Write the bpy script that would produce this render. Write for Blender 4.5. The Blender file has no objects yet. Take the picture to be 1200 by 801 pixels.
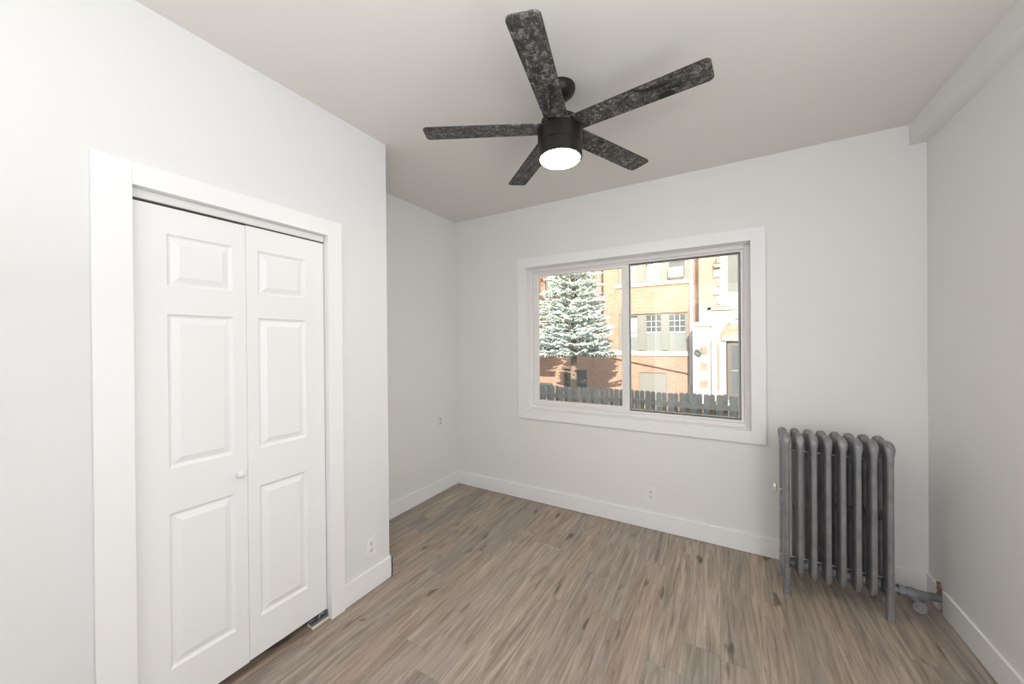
import bpy, bmesh, math, random
from mathutils import Vector, Matrix
random.seed(7)
C = bpy.context.scene.collection
S = bpy.context.scene

# ------------------------------------------------------------------ dimensions (metres)
H, XA, D, W, YC = 2.739, -0.586, 3.018, 2.8685, 1.5955     # ceiling, alcove wall, back wall, right wall, closet corner
YR = -0.95                                                  # rear wall (behind the camera)
CAM = Vector((1.8399, 0, 1.49))

# ------------------------------------------------------------------ camera
cam = bpy.data.cameras.new('camera'); co = bpy.data.objects.new('camera', cam); C.objects.link(co)
cam.sensor_fit = 'HORIZONTAL'; cam.sensor_width = 36; cam.lens = 36 * 424.82 / 1200
cam.clip_start = 0.02; cam.clip_end = 200
Fv = Vector((-0.50135486, 0.86523715, -0.00282348)); Rv = Vector((0.86522205, 0.50131875, -0.0083854)); Uv = Vector((0.0058399, 0.00664699, 0.99996086))
m = Matrix((Rv, Uv, -Fv)).transposed().to_4x4(); m.translation = CAM
co.matrix_world = m
S.camera = co

# ------------------------------------------------------------------ world, sun, lights, exposure
w = bpy.data.worlds.new('sky'); S.world = w; w.use_nodes = True
nt = w.node_tree; nt.nodes.clear()
sky = nt.nodes.new('ShaderNodeTexSky'); sky.sky_type = 'NISHITA'; sky.sun_disc = False
sky.sun_elevation = math.radians(17); sky.sun_rotation = math.radians(168)
bg = nt.nodes.new('ShaderNodeBackground'); bg.inputs[1].default_value = 0.48
out = nt.nodes.new('ShaderNodeOutputWorld')
nt.links.new(sky.outputs[0], bg.inputs[0]); nt.links.new(bg.outputs[0], out.inputs[0])

def light(name, kind, loc, direction, energy, color=(1, 1, 1), size=1, size_y=None):
    l = bpy.data.lights.new(name, kind); l.energy = energy; l.color = color
    if kind == 'AREA':
        l.size = size
        if size_y: l.shape = 'RECTANGLE'; l.size_y = size_y
    o = bpy.data.objects.new(name, l); C.objects.link(o); o.location = loc
    o.rotation_euler = Vector(direction).to_track_quat('-Z', 'Y').to_euler()
    return o
sun = light('sun', 'SUN', (8, -20, 9), (-0.21, 1, -0.37), 7.2, (1, 0.95, 0.88)); sun.data.angle = math.radians(0.6)
light('rear_fill', 'AREA', (1.75, YR + 0.05, 1.35), (0.10, 1, 0.0), 14.5, (0.96, 0.98, 1), 2.0, 2.2)  # added fill lamp standing before the rear wall, out of view
light('bounce_light', 'AREA', (1.9, -0.40, 1.70), (0.0, 0.0, 1), 28, (0.96, 0.98, 1), 1.7, 0.8)  # added unseen fill lamp, aimed up to bounce off the ceiling
light('side_fill', 'AREA', (W - 0.03, 0.85, 1.45), (-1, 0.35, 0.0), 35, (0.96, 0.98, 1), 1.9, 1.8)  # added fill lamp on the unseen right wall; no window is built there

S.view_settings.view_transform = 'Standard'; S.view_settings.look = 'None'
S.view_settings.exposure = 0.0; S.view_settings.gamma = 1.0; S.view_settings.use_curve_mapping = False

# ------------------------------------------------------------------ material helpers
def new_mat(name):
    m = bpy.data.materials.new(name); m.use_nodes = True
    n = m.node_tree.nodes; l = m.node_tree.links
    return m, n, l, n['Principled BSDF']
def plain(name, col, rough=0.5, metal=0.0, var=0.03, scale=8, bump=0.0, bscale=200, spec=0.5):
    m, n, l, b = new_mat(name)
    tc = n.new('ShaderNodeTexCoord')
    no = n.new('ShaderNodeTexNoise'); no.inputs['Scale'].default_value = scale; no.inputs['Detail'].default_value = 4
    l.new(tc.outputs['Object'], no.inputs['Vector'])
    r = n.new('ShaderNodeMapRange'); r.inputs[3].default_value = 1 - var; r.inputs[4].default_value = 1 + var
    l.new(no.outputs[0], r.inputs[0])
    mx = n.new('ShaderNodeVectorMath'); mx.operation = 'SCALE'; mx.inputs[0].default_value = col[:3]
    l.new(r.outputs[0], mx.inputs['Scale']); l.new(mx.outputs[0], b.inputs['Base Color'])
    b.inputs['Roughness'].default_value = rough; b.inputs['Metallic'].default_value = metal
    b.inputs['Specular IOR Level'].default_value = spec
    if bump:
        n2 = n.new('ShaderNodeTexNoise'); n2.inputs['Scale'].default_value = bscale; n2.inputs['Detail'].default_value = 3
        l.new(tc.outputs['Object'], n2.inputs['Vector'])
        bp = n.new('ShaderNodeBump'); bp.inputs['Strength'].default_value = bump; bp.inputs['Distance'].default_value = 0.002
        l.new(n2.outputs[0], bp.inputs['Height']); l.new(bp.outputs[0], b.inputs['Normal'])
    return m
def math_node(n, l, op, a, b=None, c=None, clamp=False):
    k = n.new('ShaderNodeMath'); k.operation = op; k.use_clamp = clamp
    for i, v in enumerate((a, b, c)):
        if v is None: continue
        if isinstance(v, (int, float)): k.inputs[i].default_value = v
        else: l.new(v, k.inputs[i])
    return k.outputs[0]
def mixc(n, l, fac, a, b, mode='MIX'):
    k = n.new('ShaderNodeMix'); k.data_type = 'RGBA'; k.blend_type = mode
    for i, v in ((0, fac), (6, a), (7, b)):
        if isinstance(v, (int, float)): k.inputs[i].default_value = v
        elif isinstance(v, tuple): k.inputs[i].default_value = (*v[:3], 1)
        else: l.new(v, k.inputs[i])
    return k.outputs[2]

def floor_material():
    m, n, l, b = new_mat('wood plank floor')
    tc = n.new('ShaderNodeTexCoord'); sp = n.new('ShaderNodeSeparateXYZ'); l.new(tc.outputs['Object'], sp.inputs[0])
    X, Y = sp.outputs[0], sp.outputs[1]
    PW, PL = 0.152, 1.22
    row = math_node(n, l, 'FLOOR', math_node(n, l, 'DIVIDE', X, PW))
    wn = n.new('ShaderNodeTexWhiteNoise'); wn.noise_dimensions = '1D'; l.new(row, wn.inputs['W'])
    ysh = math_node(n, l, 'ADD', Y, math_node(n, l, 'MULTIPLY', wn.outputs[0], PL * 3.7))
    colm = math_node(n, l, 'FLOOR', math_node(n, l, 'DIVIDE', ysh, PL))
    cid = n.new('ShaderNodeCombineXYZ'); l.new(row, cid.inputs[0]); l.new(colm, cid.inputs[1])
    wp = n.new('ShaderNodeTexWhiteNoise'); wp.noise_dimensions = '2D'; l.new(cid.outputs[0], wp.inputs['Vector'])
    rnd = wp.outputs[0]
    # plank-local coordinates with an offset per plank
    off = math_node(n, l, 'MULTIPLY', rnd, 37.0)
    def vec(sx, sy, add=0.0):
        c = n.new('ShaderNodeCombineXYZ')
        l.new(math_node(n, l, 'ADD', math_node(n, l, 'MULTIPLY', X, sx), off), c.inputs[0])
        l.new(math_node(n, l, 'MULTIPLY', Y, sy), c.inputs[1]); l.new(math_node(n, l, 'ADD', off, add), c.inputs[2])
        return c.outputs[0]
    def noise(v, sc=1.0, det=5, dist=0.0, rough=0.55):
        k = n.new('ShaderNodeTexNoise'); k.inputs['Scale'].default_value = sc; k.inputs['Detail'].default_value = det
        k.inputs['Distortion'].default_value = dist; k.inputs['Roughness'].default_value = rough; l.new(v, k.inputs['Vector']); return k.outputs[0]
    fine = noise(vec(110, 5), 1, 6, 0.3)
    mid = noise(vec(24, 1.5, 3), 1, 6, 1.6, 0.62)
    big = noise(vec(7, 1.2, 9), 1, 3, 1.0)
    streak = noise(vec(24, 1.6, 17), 1, 5, 2.2)
    # colours
    ramp = n.new('ShaderNodeValToRGB'); e = ramp.color_ramp
    e.elements[0].position = 0.33; e.elements[0].color = (0.20, 0.166, 0.138, 1)
    e.elements[1].position = 0.68; e.elements[1].color = (0.51, 0.442, 0.372, 1)
    k = e.elements.new(0.5); k.color = (0.355, 0.30, 0.25, 1)
    l.new(math_node(n, l, 'ADD', math_node(n, l, 'MULTIPLY', mid, 0.74), math_node(n, l, 'MULTIPLY', fine, 0.26)), ramp.inputs[0])
    pr = n.new('ShaderNodeValToRGB'); e = pr.color_ramp; e.interpolation = 'LINEAR'
    e.elements[0].position = 0; e.elements[0].color = (0.84, 0.86, 0.87, 1)
    e.elements[1].position = 1; e.elements[1].color = (1.05, 1.0, 0.95, 1)
    for p, c in ((0.3, (1.08, 0.99, 0.92, 1)), (0.55, (0.93, 0.93, 0.95, 1)), (0.8, (1.12, 1.1, 1.06, 1))):
        q = e.elements.new(p); q.color = c
    l.new(rnd, pr.inputs[0])
    col = mixc(n, l, 1.0, ramp.outputs[0], pr.outputs[0], 'MULTIPLY')
    # grey weathered zones
    g = math_node(n, l, 'MULTIPLY', math_node(n, l, 'SUBTRACT', big, 0.48, clamp=True), 3.0, clamp=True)
    col = mixc(n, l, math_node(n, l, 'MULTIPLY', g, 0.6), col, (0.33, 0.295, 0.27))
    # dark long streaks
    s = math_node(n, l, 'MULTIPLY', math_node(n, l, 'SUBTRACT', streak, 0.565, clamp=True), 7.0, clamp=True)
    col = mixc(n, l, math_node(n, l, 'MULTIPLY', s, 0.6), col, (0.14, 0.11, 0.095))
    # knots
    vo = n.new('ShaderNodeTexVoronoi'); vo.feature = 'F1'; vo.inputs['Scale'].default_value = 1
    vv = n.new('ShaderNodeVectorMath'); vv.operation = 'ADD'; l.new(vec(8.5, 2.3, 5), vv.inputs[0])
    nv = n.new('ShaderNodeTexNoise'); nv.inputs['Scale'].default_value = 3.0; l.new(vec(8.5, 2.3, 5), nv.inputs['Vector'])
    sc = n.new('ShaderNodeVectorMath'); sc.operation = 'SCALE'; sc.inputs['Scale'].default_value = 0.42; l.new(nv.outputs[1], sc.inputs[0])
    l.new(sc.outputs[0], vv.inputs[1]); l.new(vv.outputs[0], vo.inputs['Vector'])
    kn = math_node(n, l, 'MULTIPLY', math_node(n, l, 'SUBTRACT', 0.19, vo.outputs['Distance'], clamp=True), 11.0, clamp=True)
    gate = math_node(n, l, 'GREATER_THAN', noise(vec(1.5, 0.6, 2), 1.3, 1), 0.47)
    col = mixc(n, l, math_node(n, l, 'MULTIPLY', math_node(n, l, 'MULTIPLY', kn, gate), 0.7), col, (0.06, 0.045, 0.038))
    # seams
    fx = math_node(n, l, 'FRACT', math_node(n, l, 'DIVIDE', X, PW)); fy = math_node(n, l, 'FRACT', math_node(n, l, 'DIVIDE', ysh, PL))
    ex = math_node(n, l, 'MINIMUM', fx, math_node(n, l, 'SUBTRACT', 1, fx)); ey = math_node(n, l, 'MINIMUM', fy, math_node(n, l, 'SUBTRACT', 1, fy))
    sx = math_node(n, l, 'LESS_THAN', ex, 0.006); sy = math_node(n, l, 'LESS_THAN', ey, 0.0009)
    seam = math_node(n, l, 'MAXIMUM', sx, sy)
    col = mixc(n, l, math_node(n, l, 'MULTIPLY', seam, 0.3), col, (0.08, 0.06, 0.05))
    l.new(col, b.inputs['Base Color'])
    rr = n.new('ShaderNodeMapRange'); rr.inputs[3].default_value = 0.36; rr.inputs[4].default_value = 0.52; l.new(mid, rr.inputs[0]); l.new(rr.outputs[0], b.inputs['Roughness'])
    b.inputs['Specular IOR Level'].default_value = 0.35
    bp = n.new('ShaderNodeBump'); bp.inputs['Strength'].default_value = 0.15; bp.inputs['Distance'].default_value = 0.001
    l.new(math_node(n, l, 'SUBTRACT', fine, seam), bp.inputs['Height']); l.new(bp.outputs[0], b.inputs['Normal'])
    return m

def brick_material(name='orange brick', side=False, c1=(0.47, 0.265, 0.18), c2=(0.38, 0.20, 0.135), mortar=(0.52, 0.42, 0.34)):
    m, n, l, b = new_mat(name)
    tc = n.new('ShaderNodeTexCoord'); sp = n.new('ShaderNodeSeparateXYZ'); l.new(tc.outputs['Object'], sp.inputs[0])
    cb = n.new('ShaderNodeCombineXYZ'); l.new(math_node(n, l, 'ADD', sp.outputs[0], sp.outputs[1]), cb.inputs[0]); l.new(sp.outputs[2], cb.inputs[1])
    br = n.new('ShaderNodeTexBrick'); br.inputs['Scale'].default_value = 1; br.inputs['Brick Width'].default_value = 0.215
    br.inputs['Row Height'].default_value = 0.072; br.inputs['Mortar Size'].default_value = 0.007; br.inputs['Mortar Smooth'].default_value = 0.3
    br.inputs['Color1'].default_value = (*c1, 1); br.inputs['Color2'].default_value = (*c2, 1); br.inputs['Mortar'].default_value = (*mortar, 1)
    l.new(cb.outputs[0], br.inputs['Vector'])
    no = n.new('ShaderNodeTexNoise'); no.inputs['Scale'].default_value = 1.3; no.inputs['Detail'].default_value = 5; l.new(tc.outputs['Object'], no.inputs['Vector'])
    r = n.new('ShaderNodeMapRange'); r.inputs[3].default_value = 0.85; r.inputs[4].default_value = 1.15; l.new(no.outputs[0], r.inputs[0])
    mx = n.new('ShaderNodeVectorMath'); mx.operation = 'SCALE'; l.new(br.outputs[0], mx.inputs[0]); l.new(r.outputs[0], mx.inputs['Scale'])
    l.new(mx.outputs[0], b.inputs['Base Color']); b.inputs['Roughness'].default_value = 0.9; b.inputs['Specular IOR Level'].default_value = 0.2
    return m

def blade_material():
    m, n, l, b = new_mat('distressed black fan blade')
    tc = n.new('ShaderNodeTexCoord'); oi = n.new('ShaderNodeObjectInfo')
    mp = n.new('ShaderNodeVectorMath'); mp.operation = 'ADD'; l.new(tc.outputs['Object'], mp.inputs[0])
    cz = n.new('ShaderNodeCombineXYZ'); l.new(math_node(n, l, 'MULTIPLY', oi.outputs['Random'], 50), cz.inputs[0]); l.new(math_node(n, l, 'MULTIPLY', oi.outputs['Random'], 31), cz.inputs[2]); l.new(cz.outputs[0], mp.inputs[1])
    V = mp.outputs[0]
    def noise(sc, det, dist, rough=0.6):
        k = n.new('ShaderNodeTexNoise'); k.inputs['Scale'].default_value = sc; k.inputs['Detail'].default_value = det
        k.inputs['Distortion'].default_value = dist; k.inputs['Roughness'].default_value = rough; l.new(V, k.inputs['Vector']); return k.outputs[0]
    a = noise(34, 8, 1.6, 0.72); c = noise(11, 4, 2.0); 
    st = n.new('ShaderNodeVectorMath'); st.operation = 'MULTIPLY'; l.new(V, st.inputs[0]); st.inputs[1].default_value = (0.55, 1.25, 1); V = st.outputs[0]
    d = noise(10, 4, 1.0)
    r1 = n.new('ShaderNodeValToRGB'); e = r1.color_ramp
    e.elements[0].position = 0.42; e.elements[0].color = (0.020, 0.019, 0.018, 1)
    e.elements[1].position = 0.70; e.elements[1].color = (0.52, 0.49, 0.45, 1)
    q = e.elements.new(0.53); q.color = (0.10, 0.096, 0.09, 1)
    l.new(a, r1.inputs[0])
    f1 = math_node(n, l, 'MULTIPLY', math_node(n, l, 'SUBTRACT', 0.48, c, clamp=True), 9, clamp=True)
    col = mixc(n, l, math_node(n, l, 'MULTIPLY', f1, 0.7), r1.outputs[0], (0.035, 0.033, 0.031))
    f2 = math_node(n, l, 'MULTIPLY', math_node(n, l, 'SUBTRACT', d, 0.585, clamp=True), 25, clamp=True)
    col = mixc(n, l, f2, col, (0.010, 0.010, 0.010))
    # dark worn border of the blade (its painted edge)
    sp = n.new('ShaderNodeSeparateXYZ'); l.new(tc.outputs['Object'], sp.inputs[0])
    ed = math_node(n, l, 'GREATER_THAN', math_node(n, l, 'ABSOLUTE', sp.outputs[1]), 0.0575)
    col = mixc(n, l, math_node(n, l, 'MULTIPLY', ed, 0.8), col, (0.03, 0.03, 0.03))
    l.new(col, b.inputs['Base Color']); b.inputs['Roughness'].default_value = 0.5
    return m

def radiator_material():
    m, n, l, b = new_mat('grey painted cast iron')
    tc = n.new('ShaderNodeTexCoord')
    no = n.new('ShaderNodeTexNoise'); no.inputs['Scale'].default_value = 14; no.inputs['Detail'].default_value = 6; l.new(tc.outputs['Object'], no.inputs['Vector'])
    r = n.new('ShaderNodeValToRGB'); e = r.color_ramp
    e.elements[0].position = 0.3; e.elements[0].color = (0.19, 0.194, 0.205, 1)
    e.elements[1].position = 0.7; e.elements[1].color = (0.285, 0.29, 0.303, 1)
    l.new(no.outputs[0], r.inputs[0])
    sp = n.new('ShaderNodeTexNoise'); sp.inputs['Scale'].default_value = 70; sp.inputs['Detail'].default_value = 2; l.new(tc.outputs['Object'], sp.inputs['Vector'])
    f = math_node(n, l, 'MULTIPLY', math_node(n, l, 'SUBTRACT', sp.outputs[0], 0.70, clamp=True), 12, clamp=True)
    col = mixc(n, l, f, r.outputs[0], (0.4, 0.4, 0.4))
    l.new(col, b.inputs['Base Color']); b.inputs['Roughness'].default_value = 0.42; b.inputs['Metallic'].default_value = 0.25
    bp = n.new('ShaderNodeBump'); bp.inputs['Strength'].default_value = 0.3; bp.inputs['Distance'].default_value = 0.002
    l.new(no.outputs[0], bp.inputs['Height']); l.new(bp.outputs[0], b.inputs['Normal'])
    return m

def glass_material(name, tint=(0.96, 0.98, 0.97), f0=1.52):
    m = bpy.data.materials.new(name); m.use_nodes = True; n = m.node_tree.nodes; l = m.node_tree.links; n.clear()
    o = n.new('ShaderNodeOutputMaterial'); mx = n.new('ShaderNodeMixShader'); t = n.new('ShaderNodeBsdfTransparent'); g = n.new('ShaderNodeBsdfGlossy'); fr = n.new('ShaderNodeFresnel')
    t.inputs[0].default_value = (*tint, 1); g.inputs[0].default_value = (1, 1, 1, 1); g.inputs['Roughness'].default_value = 0.0; fr.inputs[0].default_value = f0
    l.new(fr.outputs[0], mx.inputs[0]); l.new(t.outputs[0], mx.inputs[1]); l.new(g.outputs[0], mx.inputs[2]); l.new(mx.outputs[0], o.inputs[0])
    return m
def emit(name, col, strength):
    m, n, l, b = new_mat(name); b.inputs['Base Color'].default_value = (0.9, 0.9, 0.88, 1)
    b.inputs['Emission Color'].default_value = (*col, 1); b.inputs['Emission Strength'].default_value = strength; return m
def needle_material():
    m, n, l, b = new_mat('blue spruce needles')
    tc = n.new('ShaderNodeTexCoord'); no = n.new('ShaderNodeTexNoise'); no.inputs['Scale'].default_value = 9; no.inputs['Detail'].default_value = 4; l.new(tc.outputs['Object'], no.inputs['Vector'])
    r = n.new('ShaderNodeValToRGB'); e = r.color_ramp
    e.elements[0].position = 0.36; e.elements[0].color = (0.24, 0.28, 0.20, 1)
    e.elements[1].position = 0.56; e.elements[1].color = (0.80, 0.86, 0.83, 1)
    l.new(no.outputs[0], r.inputs[0]); l.new(r.outputs[0], b.inputs['Base Color']); b.inputs['Roughness'].default_value = 0.8
    return m

M = dict(
    wall=plain('warm white wall paint', (0.815, 0.815, 0.80), 0.6, var=0.012, scale=2, bump=0.06, bscale=260),
    closet=plain('white wall paint', (0.785, 0.79, 0.79), 0.6, var=0.01, scale=2, bump=0.05, bscale=260),
    ceiling=plain('ceiling paint', (0.79, 0.765, 0.73), 0.75, var=0.015, scale=1.5, bump=0.05, bscale=200),
    trim=plain('white semi-gloss trim', (0.885, 0.885, 0.89), 0.35, var=0.008, scale=3),
    door=plain('white door paint', (0.87, 0.87, 0.875), 0.38, var=0.006, scale=3),
    vinyl=plain('white window vinyl', (0.83, 0.81, 0.80), 0.4, var=0.01),
    gasket=plain('dark window gasket', (0.05, 0.055, 0.05), 0.5),
    spacer=plain('grey green glass spacer', (0.42, 0.46, 0.45), 0.4),
    floor=floor_material(), brick=brick_material(), brick_own=brick_material('own brick', c1=(0.35, 0.2, 0.14), c2=(0.3, 0.16, 0.11)),
    blade=blade_material(), iron=radiator_material(),
    black=plain('matte black metal', (0.016, 0.015, 0.014), 0.42, 0.3, var=0.1),
    lens=emit('warm white lamp diffuser', (1.0, 0.91, 0.80), 75.0),
    chrome=plain('zinc plated steel', (0.45, 0.47, 0.5), 0.3, 0.9),
    bronze=plain('copper pipe edge', (0.35, 0.19, 0.12), 0.6, 0.2, var=0.4, scale=60),
    plaster=plain('raw plaster edge', (0.72, 0.66, 0.58), 0.9, var=0.15, scale=40),
    outlet=plain('white outlet plastic', (0.84, 0.84, 0.83), 0.3), ivory=plain('ivory outlet plastic', (0.70, 0.66, 0.54), 0.35),
    slot=plain('dark slot', (0.03, 0.03, 0.03), 0.8),
    vent=plain('nickel plated vent', (0.6, 0.57, 0.52), 0.35, 0.5),
    glass=glass_material('window glass'), dark_glass=plain('dark reflective glass', (0.10, 0.11, 0.11), 0.08, 0.0, spec=0.3),
    blind=plain('white roller blind', (0.75, 0.75, 0.73), 0.7), grey_glass=plain('grey curtained glass', (0.27, 0.285, 0.27), 0.2, var=0.1, scale=2),
    wframe=plain('taupe painted window frame', (0.235, 0.23, 0.20), 0.6), stone=plain('pale limestone', (0.50, 0.465, 0.41), 0.85, var=0.06, scale=4),
    panel=plain('taupe boarding panel', (0.27, 0.255, 0.225), 0.7), spout=plain('pale galvanised downspout', (0.52, 0.56, 0.55), 0.5),
    rust=plain('dark red conduit', (0.10, 0.05, 0.045), 0.7), bark=plain('brown bark', (0.28, 0.20, 0.145), 0.9, var=0.4, scale=14, bump=0.6, bscale=30),
    needles=needle_material(), fence=plain('weathered grey fence board', (0.52, 0.475, 0.38), 0.9, var=0.3, scale=9),
    ground=plain('dry lawn', (0.30, 0.29, 0.17), 0.95, var=0.3, scale=3), dark_wood=plain('dark brown door wood', (0.13, 0.095, 0.075), 0.5),
    white_plastic=plain('white plastic cabinet', (0.8, 0.8, 0.78), 0.5), roof=plain('roof membrane', (0.3, 0.3, 0.3), 0.9),
    rawwood=plain('raw white pine block', (0.75, 0.68, 0.58), 0.7),
)

# ------------------------------------------------------------------ mesh helpers
def box(bm, x0, x1, y0, y1, z0, z1, bev=0.0):
    r = bmesh.ops.create_cube(bm, size=1)
    vs = r['verts']
    for v in vs:
        v.co = Vector((x0 + (v.co.x + .5) * (x1 - x0), y0 + (v.co.y + .5) * (y1 - y0), z0 + (v.co.z + .5) * (z1 - z0)))
    if bev:
        es = list({e for v in vs for e in v.link_edges})
        bmesh.ops.bevel(bm, geom=es, offset=bev, segments=2, affect='EDGES', profile=0.6)
    return bm
def B(*a, **k): return box(bmesh.new(), *a, **k)
def ring_tube(bm, rings, cap=True):
    """rings: list of lists of Vectors with equal count"""
    rows = [[bm.verts.new(p) for p in r] for r in rings]
    nn = len(rows[0])
    for a, b in zip(rows, rows[1:]):
        for i in range(nn):
            bm.faces.new((a[i], a[(i + 1) % nn], b[(i + 1) % nn], b[i]))
    if cap:
        bm.faces.new(list(reversed(rows[0]))); bm.faces.new(rows[-1])
    return bm
def frame_of(d):
    d = Vector(d).normalized(); up = Vector((0, 0, 1)) if abs(d.z) < 0.9 else Vector((1, 0, 0))
    a = d.cross(up).normalized(); return a, a.cross(d).normalized()
def tube(bm, pts, radii, seg=16, cap=True):
    pts = [Vector(p) for p in pts]
    if isinstance(radii, (int, float)): radii = [radii] * len(pts)
    rings = []
    for i, p in enumerate(pts):
        d = (pts[min(i + 1, len(pts) - 1)] - pts[max(i - 1, 0)])
        a, b_ = frame_of(d)
        rings.append([p + (a * math.cos(t) + b_ * math.sin(t)) * radii[i] for t in [2 * math.pi * k / seg for k in range(seg)]])
    return ring_tube(bm, rings, cap)
def lathe(bm, origin, axis, prof, seg=32):
    """prof: (distance along axis, radius)"""
    o = Vector(origin); d = Vector(axis).normalized(); a, b_ = frame_of(d)
    rings = [[o + d * h + (a * math.cos(t) + b_ * math.sin(t)) * max(r, 1e-4) for t in [2 * math.pi * k / seg for k in range(seg)]] for h, r in prof]
    return ring_tube(bm, rings)
def obj(name, bm, mat, parent=None, smooth=False, kind=None, label=None, cat=None, group=None, loc=None):
    bmesh.ops.recalc_face_normals(bm, faces=bm.faces[:])
    org = Vector((0, 0, 0))
    p = parent
    while p is not None: org += p.location; p = p.parent
    if loc is not None: l = Vector(loc) - org; org = Vector(loc)
    else: l = Vector((0, 0, 0))
    if org.length: bmesh.ops.translate(bm, vec=-org, verts=bm.verts[:])
    me = bpy.data.meshes.new(name); bm.to_mesh(me); bm.free()
    if smooth:
        for f in me.polygons: f.use_smooth = True
        me.set_sharp_from_angle(angle=math.radians(38))
    me.materials.append(mat)
    o = bpy.data.objects.new(name, me); C.objects.link(o); o.parent = parent; o.location = l
    tag(o, label, cat, group, kind)
    return o
def tag(o, label=None, cat=None, group=None, kind=None):
    if label: o['label'] = label
    if cat: o['category'] = cat
    if group: o['group'] = group
    if kind: o['kind'] = kind
def thing(name, loc, label, cat, group=None, kind=None):
    o = bpy.data.objects.new(name, None); C.objects.link(o); o.location = loc; o.empty_display_size = 0.1
    tag(o, label, cat, group, kind); return o
def holed(bm, axis, a0, a1, z0, z1, t0, t1, holes):
    """wall slab along axis 'x' or 'y' with rectangular holes (a0,a1,z0,z1)"""
    As = sorted({a0, a1, *[h[0] for h in holes], *[h[1] for h in holes]}); Zs = sorted({z0, z1, *[h[2] for h in holes], *[h[3] for h in holes]})
    for i in range(len(As) - 1):
        run = None
        for j in range(len(Zs) - 1):
            ca = (As[i] + As[i + 1]) / 2; cz = (Zs[j] + Zs[j + 1]) / 2
            solid = not any(h[0] < ca < h[1] and h[2] < cz < h[3] for h in holes)
            if solid:
                if run is None: run = Zs[j]
            if run is not None and (not solid or j == len(Zs) - 2):
                top = Zs[j + 1] if solid else Zs[j]
                if axis == 'x': box(bm, As[i], As[i + 1], t0, t1, run, top)
                else: box(bm, t0, t1, As[i], As[i + 1], run, top)
                run = None
    return bm

# ================================================================== SETTING: room shell
obj('floor', B(XA - 0.12, W + 0.12, -2.6, D + 0.2, -0.06, 0), M['floor'], kind='structure', label='grey brown wood-look plank floor of the room', cat='floor')
obj('ceiling', B(XA - 0.12, W + 0.3, -2.6, D + 0.23, H, H + 0.12), M['ceiling'], kind='structure', label='plain painted ceiling with the fan on it', cat='ceiling')
obj('roof', B(-8, 10, -9, D + 0.35, H + 0.13, H + 0.33), M['roof'], kind='structure', label='flat roof slab over the room', cat='roof')
WX0, WX1, WZ0, WZ1 = 0.245, 2.013, 0.850, 2.173             # window opening
obj('wall_back', holed(bmesh.new(), 'x', XA - 0.12, W + 0.12, 0, H, D, D + 0.12, [(WX0 - .012, WX1 + .012, WZ0 - .012, WZ1 + .012)]), M['wall'], kind='structure', label='off-white back wall around the window', cat='wall')
obj('wall_exterior', holed(bmesh.new(), 'x', -8, 10, -1.25, H + 0.12, D + 0.12, D + 0.23, [(WX0 - .012, WX1 + .012, WZ0 - .012, WZ1 + .012)]), M['brick_own'], kind='structure', label='outer brick skin of the room behind the back wall', cat='wall')
# right wall with the raw cut behind the radiator pipe
PY0, PY1 = 2.834, 2.888
obj('wall_right', holed(bmesh.new(), 'y', -2.6, D, 0, H, W, W + 0.12, [(PY0, PY1, 0.0, 0.115)]), M['wall'], kind='structure', label='off-white wall on the right beside the radiator', cat='wall')
KY0, KY1, KZ = 0.445, 1.190, 2.064                          # closet door opening
obj('wall_closet', holed(bmesh.new(), 'y', YR, YC, 0, H, -0.10, 0.0, [(KY0 - .012, KY1 + .012, 0, KZ + .012)]), M['closet'], kind='structure', label='white closet wall on the left holding the bifold door', cat='wall')
obj('wall_closet_end', B(XA, -0.10, YC - 0.10, YC, 0, H), M['closet'], kind='structure', label='short end wall of the closet facing the alcove', cat='wall')
obj('wall_left', B(XA - 0.10, XA, -1.05, D, 0, H), M['wall'], kind='structure', label='off-white wall at the far left of the alcove', cat='wall')
RX0, RX1, RZ = 1.08, 1.98, 2.12
obj('wall_rear', holed(bmesh.new(), 'x', XA, W, 0, H, YR - 0.1, YR, [(RX0, RX1, 0, RZ)]), M['wall'], kind='structure', label='rear wall behind the viewpoint with a doorway', cat='wall')
obj('wall_hallway', B(XA - 0.1, W + 0.1, -2.6, -2.5, 0, H), M['wall'], kind='structure', label='hallway wall beyond the rear doorway', cat='wall')
obj('wall_hallway_side', B(XA - 0.1, XA, -2.5, -1.05, 0, H), M['wall'], kind='structure', label='side wall of the hallway', cat='wall')
bm = bmesh.new()
box(bm, RX0 - .09, RX0, YR, YR + .018, 0, RZ + .09); box(bm, RX1, RX1 + .09, YR, YR + .018, 0, RZ + .09); box(bm, RX0, RX1, YR, YR + .018, RZ, RZ + .09)
obj('trim_1', bm, M['trim'], kind='structure', label='white casing around the rear doorway', cat='trim')
# boxed beam along the top of the right wall
obj('trim_2', B(W - 0.0715, W, YR, D, H - 0.121, H), M['wall'], kind='structure', label='boxed beam running along the top of the right wall', cat='beam')

# baseboards
HB, TB = 0.130, 0.014
def baseboard(name, pts, label):
    bm = bmesh.new()
    for (x0, x1, y0, y1) in pts: box(bm, x0, x1, y0, y1, 0.002, HB, bev=0.0025)
    obj(name, bm, M['trim'], kind='structure', label=label, cat='baseboard')
baseboard('baseboard_back', [(XA, W, D - TB, D)], 'white baseboard along the back wall')
baseboard('baseboard_left', [(XA, XA + TB, YC, D - TB)], 'white baseboard along the alcove wall')
baseboard('baseboard_closet', [(0, TB, 1.272, YC + TB), (XA + TB, TB, YC, YC + TB)], 'white baseboard wrapping the closet corner')
baseboard('baseboard_closet_near', [(0, TB, YR, 0.344)], 'white baseboard left of the closet door')
baseboard('baseboard_right', [(W - TB, W, YR, PY0), (W - TB, W, PY1, D - TB)], 'white baseboard on the right wall, cut for the radiator pipe')
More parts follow.
